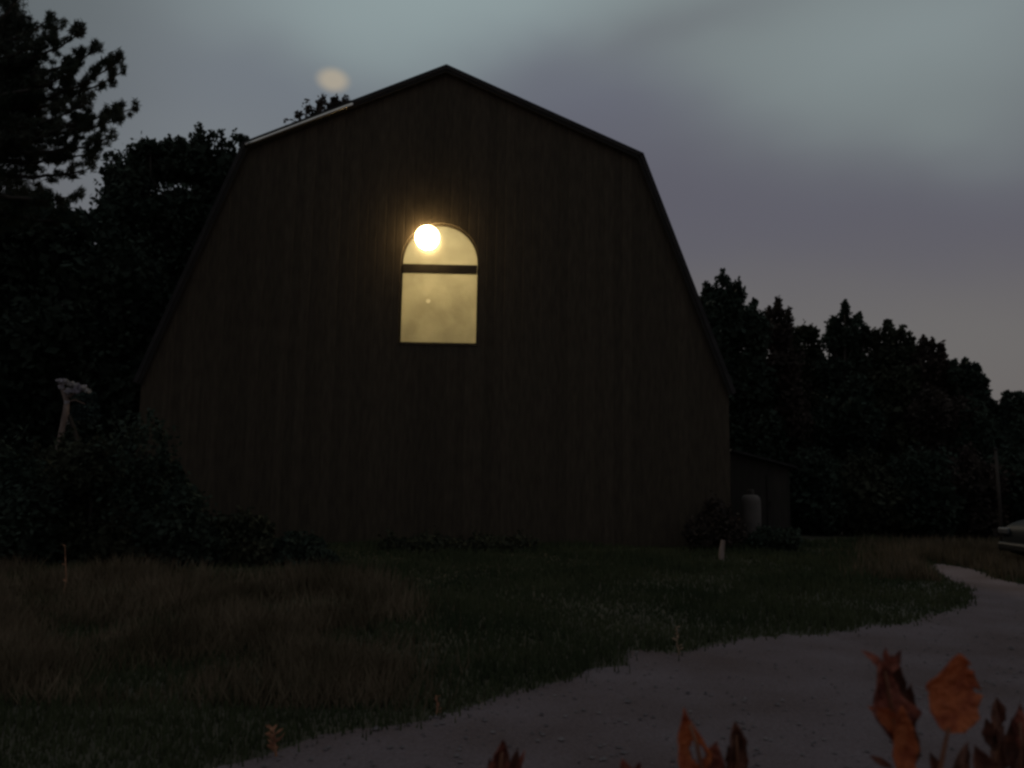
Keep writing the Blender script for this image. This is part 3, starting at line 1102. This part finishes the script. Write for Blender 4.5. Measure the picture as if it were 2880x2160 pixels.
# ------------------------------------------------------------------ shed, tank, stake, pole
sx0, sx1 = P(731, 500, 21.2).x, P(790, 500, 21.2).x
zt0, zt1 = P(742, 452, 21.2).z, P(790, 468, 21.2).z
shed = empty('shed', ((sx0 + sx1) / 2, 21.2, 0), 'small brown lean-to shed against the right side of the barn', 'shed')
mb = MB()
mb.prism([(sx0, 0), (sx0, zt0), (sx1, zt1), (sx1, 0)], 21.2, 24.0)
mb.build('wall', 'shedboard', shed)
mb = MB()
mb.bar((sx0 - 0.02, 22.55, zt0 + 0.045), (sx1 + 0.15, 22.55, zt1 + 0.02), 3.1, 0.06, up=Vector((0, 0, 1)))
mb.build('roof', 'roof', shed)
mb = MB()
dx0, dx1 = P(767, 500, 21.2).x, P(784, 500, 21.2).x
mb.box(((dx0 + dx1) / 2, 21.18, 0.9), (dx1 - dx0, 0.035, 1.7))
sd_ = mb.build('door', 'shedboard', shed)
mb = MB()
mb.tube([(dx0 + 0.06, 21.15, 0.9), (dx0 + 0.06, 21.12, 0.92), (dx0 + 0.06, 21.12, 1.02), (dx0 + 0.06, 21.15, 1.04)], 0.01, 6)
mb.build('handle', 'black', sd_)

tY = 20.3
tc_ = P(751.5, 531, tY)
tr_ = 9.5 / F * tY
th_ = P(751, 494, tY).z
tank = empty('gas_tank', (tc_.x, tY, 0), 'pale upright gas tank with rounded top in front of the shed', 'gas tank')
mb = MB()
mb.lathe([(0.001, 0.08), (tr_ * 0.7, 0.10), (tr_ * 0.95, 0.18), (tr_, 0.28), (tr_, th_ - 0.2), (tr_ * 0.93, th_ - 0.1), (tr_ * 0.7, th_ - 0.03), (0.001, th_)], (tc_.x, tY, 0), 28)
mb.build('body', 'tank', tank, smooth=True)
mb = MB()
mb.lathe([(tr_ * 0.75, -0.02), (tr_ * 0.75, 0.1), (tr_ * 0.72, 0.1), (tr_ * 0.72, -0.02)], (tc_.x, tY, 0), 24)
mb.build('foot_ring', 'tank', tank)
mb = MB()
mb.lathe([(0.09, -0.04), (0.09, 0.1), (0.07, 0.12), (0.001, 0.125)], (tc_.x, tY, th_), 16)
mb.build('valve_cap', 'post', tank, smooth=True)

q = G(722, 560)
zt = P(722, 540, q.y).z
mb = MB()
mb.tube([(q.x - 0.02, q.y, -0.04), (q.x, q.y, zt * 0.5), (q.x + 0.03, q.y, max(zt, 0.35))], [0.06, 0.055, 0.045], 8)
o = mb.build('wooden_stake', 'palebark')
tag(o, 'short pale wooden stake in the grass at the right corner of the barn', 'stake')

pY = 16.5
q = P(999, 500, pY)
zt = P(999, 450, pY).z
pole = empty('wooden_pole', (q.x, pY, 0), 'thin wooden pole standing behind the parked car at the right edge', 'pole')
mb = MB()
mb.tube([(q.x, pY, -0.05), (q.x + 0.01, pY, 1.2), (q.x - 0.01, pY, zt)], [0.04, 0.037, 0.032], 8)
mb.build('shaft', 'post', pole, smooth=True)
mb = MB()
mb.lathe([(0.045, 0), (0.045, 0.03), (0.001, 0.06)], (q.x - 0.01, pY, zt), 10)
mb.build('cap', 'trim', pole)


# ------------------------------------------------------------------ parked car, mostly out of the frame
def car():
    cy, w = 14.0, 1.82
    x0 = P(996, 540, 14.85).x
    t = empty('parked_car', (x0 + 2.2, cy, 0), 'dark parked car with only its nose in view at the right edge', 'car')
    # cross sections along x: (x, half width, z low, z belt, z top of metal)
    secs = [(0.0, 0.66, 0.38, 0.60, 0.70), (0.07, 0.80, 0.28, 0.66, 0.82), (0.35, 0.88, 0.22, 0.76, 0.93),
            (0.9, 0.91, 0.20, 0.84, 1.00), (1.35, 0.91, 0.20, 0.90, 1.05), (3.4, 0.91, 0.20, 0.92, 1.04),
            (4.1, 0.88, 0.24, 0.90, 1.05), (4.4, 0.80, 0.32, 0.80, 0.98), (4.48, 0.66, 0.40, 0.70, 0.85)]
    bm = bmesh.new()
    rings = []
    for x, hw, zl, zb, zt in secs:
        r = []
        for yy, zz in ((-hw * 0.9, zl), (-hw, zl + 0.12), (-hw, zb), (-hw * 0.93, zt - 0.05), (-hw * 0.7, zt),
                       (0, zt + 0.03), (hw * 0.7, zt), (hw * 0.93, zt - 0.05), (hw, zb), (hw, zl + 0.12), (hw * 0.9, zl)):
            r.append(bm.verts.new((x0 + x, cy + yy, zz)))
        rings.append(r)
    for a, b in zip(rings[:-1], rings[1:]):
        for i in range(len(a)):
            j = (i + 1) % len(a)
            bm.faces.new((a[i], a[j], b[j], b[i]))
    bm.faces.new(rings[0])
    bm.faces.new(rings[-1][::-1])
    bmesh.ops.recalc_face_normals(bm, faces=bm.faces)
    me = bpy.data.meshes.new('body')
    bm.to_mesh(me)
    bm.free()
    o = link_mesh('body', me, 'paint', t, smooth=True)
    md = o.modifiers.new('s', 'SUBSURF')
    md.levels = md.render_levels = 2
    # greenhouse
    mb = MB()
    pr = [(1.25, 0.80, 1.02), (1.95, 0.66, 1.46), (3.2, 0.66, 1.47), (3.9, 0.80, 1.03)]
    vs = []
    for x, hw, z in pr:
        vs += [(x0 + x, cy - hw, z), (x0 + x, cy + hw, z)]
    mb.add(vs, [(0, 1, 3, 2), (4, 5, 7, 6), (0, 2, 4, 6), (1, 7, 5, 3), (0, 6, 7, 1)])
    mb.build('windows', 'carglass', t)
    mb = MB()
    vs = [(x0 + 1.9, cy - 0.68, 1.462), (x0 + 1.9, cy + 0.68, 1.462), (x0 + 3.25, cy + 0.68, 1.472), (x0 + 3.25, cy - 0.68, 1.472)]
    mb.add(vs + [(x, y, z + 0.04) for x, y, z in vs], [(0, 1, 2, 3), (4, 7, 6, 5), (0, 4, 5, 1), (1, 5, 6, 2), (2, 6, 7, 3), (3, 7, 4, 0)])
    mb.build('roof', 'paint', t, bevel=0.015)
    for x in (0.85, 3.55):
        for s in (-1, 1):
            yc = cy + s * 0.83
            mb = MB()
            mb.lathe([(0.20, -0.1), (0.30, -0.105), (0.325, -0.08), (0.325, 0.08), (0.30, 0.105), (0.20, 0.1)], n=28)
            mb.v = [(x0 + x + a, yc + c, 0.325 + b) for a, b, c in mb.v]
            wh = mb.build('wheel', 'rubber', t, smooth=True)
            mb = MB()
            mb.lathe([(0.001, -0.07), (0.06, -0.08), (0.19, -0.06), (0.2, -0.09), (0.2, 0.09), (0.19, 0.06), (0.06, 0.08), (0.001, 0.07)], n=20)
            mb.v = [(x0 + x + a, yc + c, 0.325 + b) for a, b, c in mb.v]
            mb.build('rim', 'chrome', wh)
    for s in (-1, 1):
        mb = MB()
        mb.box((x0 + 0.06, cy + s * 0.62, 0.70), (0.16, 0.3, 0.12))
        mb.build('headlight', 'lens', t, bevel=0.03)
    mb = MB()
    mb.box((x0 - 0.0, cy, 0.42), (0.1, 1.5, 0.16))
    mb.build('bumper', 'black', t, bevel=0.04)


car()


# ------------------------------------------------------------------ foreground plants
def leaf_mesh(name, base, tip, width, side, m, parent, curl=0.25, droop=0.1, ruf=0.12, cut=0.0, sharp=1.0, seed=0, holes=()):
    """one leaf: midrib from base to tip, blade spread along side, cupped and ruffled, 0.6 mm thick"""
    rn = random.Random(seed)
    base, tip = Vector(base), Vector(tip)
    d = tip - base
    L = d.length
    dn = d.normalized()
    side = Vector(side)
    side = (side - dn * side.dot(dn)).normalized()
    nn = side.cross(dn)
    NU, NV = 18, 8
    bm = bmesh.new()
    g = []
    ph = [rn.uniform(0, 6.28) for _ in range(4)]
    for i in range(NU + 1):
        t = i / NU
        w = width / 2 * (math.sin(PI * min(1, t ** 0.8 * 1.0)) ** sharp) * (1 + 0.10 * math.sin(9 * t + ph[0]) + 0.07 * math.sin(21 * t + ph[1]))
        w = max(w, width * 0.015)
        row = []
        for j in range(-NV // 2, NV // 2 + 1):
            s = j / (NV / 2)
            jag = 1 + (rn.uniform(-0.06, 0.06) if abs(s) == 1 else 0)
            p = base + dn * (L * t) + side * (w * s * jag) + nn * (curl * w * s * s - droop * L * math.sin(PI * t)
                + ruf * w * math.sin(7 * t + 2.5 * s + ph[2]) * abs(s))
            row.append(bm.verts.new(p))
        g.append(row)
    for i in range(NU):
        for j in range(NV):
            t, s = (i + 0.5) / NU, (j + 0.5) / NV * 2 - 1
            if any((t - a) ** 2 / c ** 2 + (s - b) ** 2 / e ** 2 < 1 for a, b, c, e in holes):
                continue
            bm.faces.new((g[i][j], g[i][j + 1], g[i + 1][j + 1], g[i + 1][j]))
    for v in [v for v in bm.verts if not v.link_faces]:
        bm.verts.remove(v)
    me = bpy.data.meshes.new(name)
    bm.to_mesh(me)
    bm.free()
    o = link_mesh(name, me, m, parent, smooth=True)
    md = o.modifiers.new('t', 'SOLIDIFY')
    md.thickness = 0.0006
    return o


PP = 'withered plants along the bottom of the view'


def plant(label, Y, stem_px, leaves_px, cat='plant', group=PP):
    """stem_px: points from low to high; leaves_px: (base px, tip px, width px, side angle deg, material, kw)"""
    b = P(stem_px[0][0], stem_px[0][1], Y)
    t = empty('withered_plant', (b.x, Y + 0.02, 0), label, cat, group)
    pts = [Vector((b.x, Y + 0.02, -0.03)), Vector((b.x + 0.01, Y, b.z * 0.5))] + [P(x, y, Y) for x, y in stem_px]
    mb = MB()
    n = len(pts)
    mb.tube(pts, [0.0055 * (1 - 0.5 * i / (n - 1)) for i in range(n)], 8)
    mb.build('stem', 'stem', t, smooth=True)
    for i, (a, c, w, ang, m, kw) in enumerate(leaves_px):
        dy = kw.pop('dy', 0.0)
        dt = kw.pop('dt', 0.0)
        pa, pc = P(a[0], a[1], Y + dy), P(c[0], c[1], Y + dy + dt)
        sd = Vector((math.cos(math.radians(ang)), math.sin(math.radians(ang)), 0))
        leaf_mesh('leaf', pa, pc, w / F * Y / max(0.35, abs(math.cos(math.radians(ang)))), sd, m, t, seed=i * 7 + int(stem_px[0][0]), **kw)
    return t


plant('tall red withered plant with curled torn top right of the drive', 1.35, [(899, 775), (897, 745), (893, 715), (888, 690), (884, 665)],
      [((893, 742), (879, 660), 37, 25, 'red', dict(curl=0.8, ruf=0.3, sharp=0.7, dy=-0.01)),
       ((893, 736), (893, 655), 24, -30, 'deadleaf', dict(curl=0.8, ruf=0.4, dy=0.02, sharp=0.7)),
       ((884, 672), (861, 650), 9, 10, 'red', dict(curl=0.5, droop=-0.2)),
       ((886, 672), (886, 647), 9, 30, 'red', dict(curl=0.6, ruf=0.4)),
       ((890, 674), (901, 650), 8, -20, 'red', dict(curl=0.5, ruf=0.4)),
       ((896, 735), (868, 706), 18, 20, 'orange', dict(curl=0.6, droop=-0.1)),
       ((903, 732), (911, 684), 14, -20, 'deadleaf', dict(curl=0.9, ruf=0.5, dy=0.03)),
       ((908, 790), (902, 706), 27, 15, 'orange', dict(curl=0.5, ruf=0.15, dy=-0.04, sharp=0.7)),
       ((912, 770), (915, 712), 14, 40, 'deadleaf', dict(curl=0.8, dy=0.02)),
       ((893, 768), (869, 755), 8, 30, 'deadleaf', dict(curl=0.5, dy=-0.03))])
plant('plant holding one big round orange leaf above the photo corner', 1.3, [(938, 780), (942, 760), (946, 740), (949, 728)],
      [((948, 733), (960, 654), 54, 8, 'orange', dict(curl=0.35, ruf=0.14, sharp=0.58, droop=0.08, holes=((0.84, 0.92, 0.035, 0.16), (0.58, 0.98, 0.03, 0.12)))),
       ((952, 785), (968, 742), 20, 40, 'deadleaf', dict(curl=0.8, dy=0.03)),
       ((940, 785), (930, 752), 12, 40, 'deadleaf', dict(curl=0.8, dy=0.03))])
plant('dark brown withered plant right of the big round orange leaf', 1.5, [(996, 780), (997, 750), (997, 720)],
      [((996, 745), (997, 697), 18, 30, 'deadleaf', dict(curl=0.9, ruf=0.5)),
       ((995, 750), (986, 718), 12, -30, 'deadleaf', dict(curl=0.8, ruf=0.5)),
       ((994, 782), (1004, 725), 20, 20, 'deadleaf', dict(curl=0.8, ruf=0.4, dy=0.03)),
       ((985, 785), (975, 745), 22, 20, 'deadleaf', dict(curl=0.8, dy=-0.02))])
plant('reddish withered plant cut off by the right edge', 1.45, [(1020, 782), (1021, 750), (1020, 722)],
      [((1020, 750), (1020, 703), 18, 20, 'red', dict(curl=0.8, ruf=0.4)),
       ((1022, 780), (1012, 718), 20, -20, 'deadleaf', dict(curl=0.8, ruf=0.4)),
       ((1018, 790), (1028, 740), 26, 20, 'deadleaf', dict(curl=0.6))])
plant('pointed orange leaved plant at the bottom beside a dark drooping leaf', 1.35, [(705, 790), (702, 770), (697, 745), (690, 725)],
      [((700, 790), (684, 708), 30, 10, 'orange', dict(curl=0.5, sharp=1.3, ruf=0.2, holes=((0.42, 0.35, 0.12, 0.35),))),
       ((704, 788), (717, 741), 22, 10, 'red', dict(curl=0.6, ruf=0.3, dy=0.01)),
       ((690, 785), (682, 728), 12, 30, 'deadleaf', dict(curl=0.9, dy=0.02)),
       ((715, 785), (722, 755), 14, -30, 'deadleaf', dict(curl=0.7, dy=0.02))])
plant('drab withered plant just right of the pointed orange leaves', 1.5, [(736, 785), (737, 755), (736, 735)],
      [((737, 785), (735, 722), 20, 25, 'deadleaf', dict(curl=0.8, ruf=0.5, sharp=0.8)),
       ((738, 778), (745, 742), 12, -20, 'deadleaf', dict(curl=0.7)),
       ((735, 780), (728, 745), 10, -20, 'deadleaf', dict(curl=0.7))])
plant('small dark red leaved plant at the bottom left of the other plants', 1.5, [(500, 790), (500, 768), (502, 752)],
      [((498, 790), (503, 740), 20, 15, 'red', dict(curl=0.7, sharp=0.8, ruf=0.3)),
       ((504, 785), (508, 752), 9, 0, 'deadleaf', dict(curl=0.7)),
       ((510, 785), (518, 748), 10, 20, 'deadleaf', dict(curl=0.7)),
       ((515, 782), (525, 750), 5, 10, 'red', dict(curl=0.7)),
       ((495, 790), (489, 758), 10, 30, 'deadleaf', dict(curl=0.7))])
plant('red leaf tips just showing in the middle of the bottom edge', 1.4, [(630, 790), (630, 772)],
      [((630, 790), (622, 759), 16, 20, 'red', dict(curl=0.6)),
       ((632, 790), (640, 762), 12, -10, 'red', dict(curl=0.6))])


# small dead weeds at the edge of the drive and in the grass
WD = 'dead weeds along the drive'


def weed(px, py_base, py_top, label, m='stalk', lean=2, n=5, wpx=5, Yo=None):
    g = G(px, py_base)
    Y = g.y
    t = empty('dead_weed', (g.x, g.y, 0), label, 'weed', WD)
    top = P(px + lean, py_top, Y)
    mb = MB()
    pts = limb_path((g.x, g.y, -0.02), top, 0, 5, 0.04)
    mb.tube(pts, [0.009 * (1 - 0.6 * i / 5) for i in range(6)], 6)
    mb.build('stem', m, t)
    for i in range(n):
        a = pts[1 + i % 4].lerp(pts[2 + i % 4], random.random())
        an = random.uniform(0, 2 * PI)
        L = wpx / F * Y * random.uniform(0.7, 1.3)
        b = a + Vector((math.cos(an) * L, math.sin(an) * L * 0.6, L * random.uniform(0.2, 1.1)))
        leaf_mesh('leaf', a, b, L * 0.5, Vector((math.sin(an), -math.cos(an), 0.3)), m, t, curl=0.8, ruf=0.4, seed=i + int(px))


M['rust'] = mat('rusty_weed', (0.22, 0.10, 0.06), (0.5, 0.25, 0.14), scale=16)
weed(276, 757, 727, 'rust coloured dead weed at the left end of the drive edge', 'rust', -3, 12, 9)
weed(438, 716, 695, 'small brown dead weed midway along the drive edge', 'rust', -2, 6, 5)
weed(679, 655, 626, 'pale dead weed standing taller at the notch in the drive edge', 'stalk', -3, 9, 5)
weed(65, 600, 545, 'thin reddish dead weed among the grass at the left', 'rust', 0, 4, 4)

# ------------------------------------------------------------------ render settings
S.view_settings.view_transform = 'Standard'
S.view_settings.look = 'None'
S.view_settings.exposure = 0.0
S.view_settings.gamma = 1.0
S.cycles.max_bounces = 5
S.cycles.diffuse_bounces = 3
S.cycles.transparent_max_bounces = 8
S.cycles.filter_width = 2.8
S.cycles.use_denoising = True
S.cycles.use_adaptive_sampling = False
S.cycles.sample_clamp_indirect = 4.0
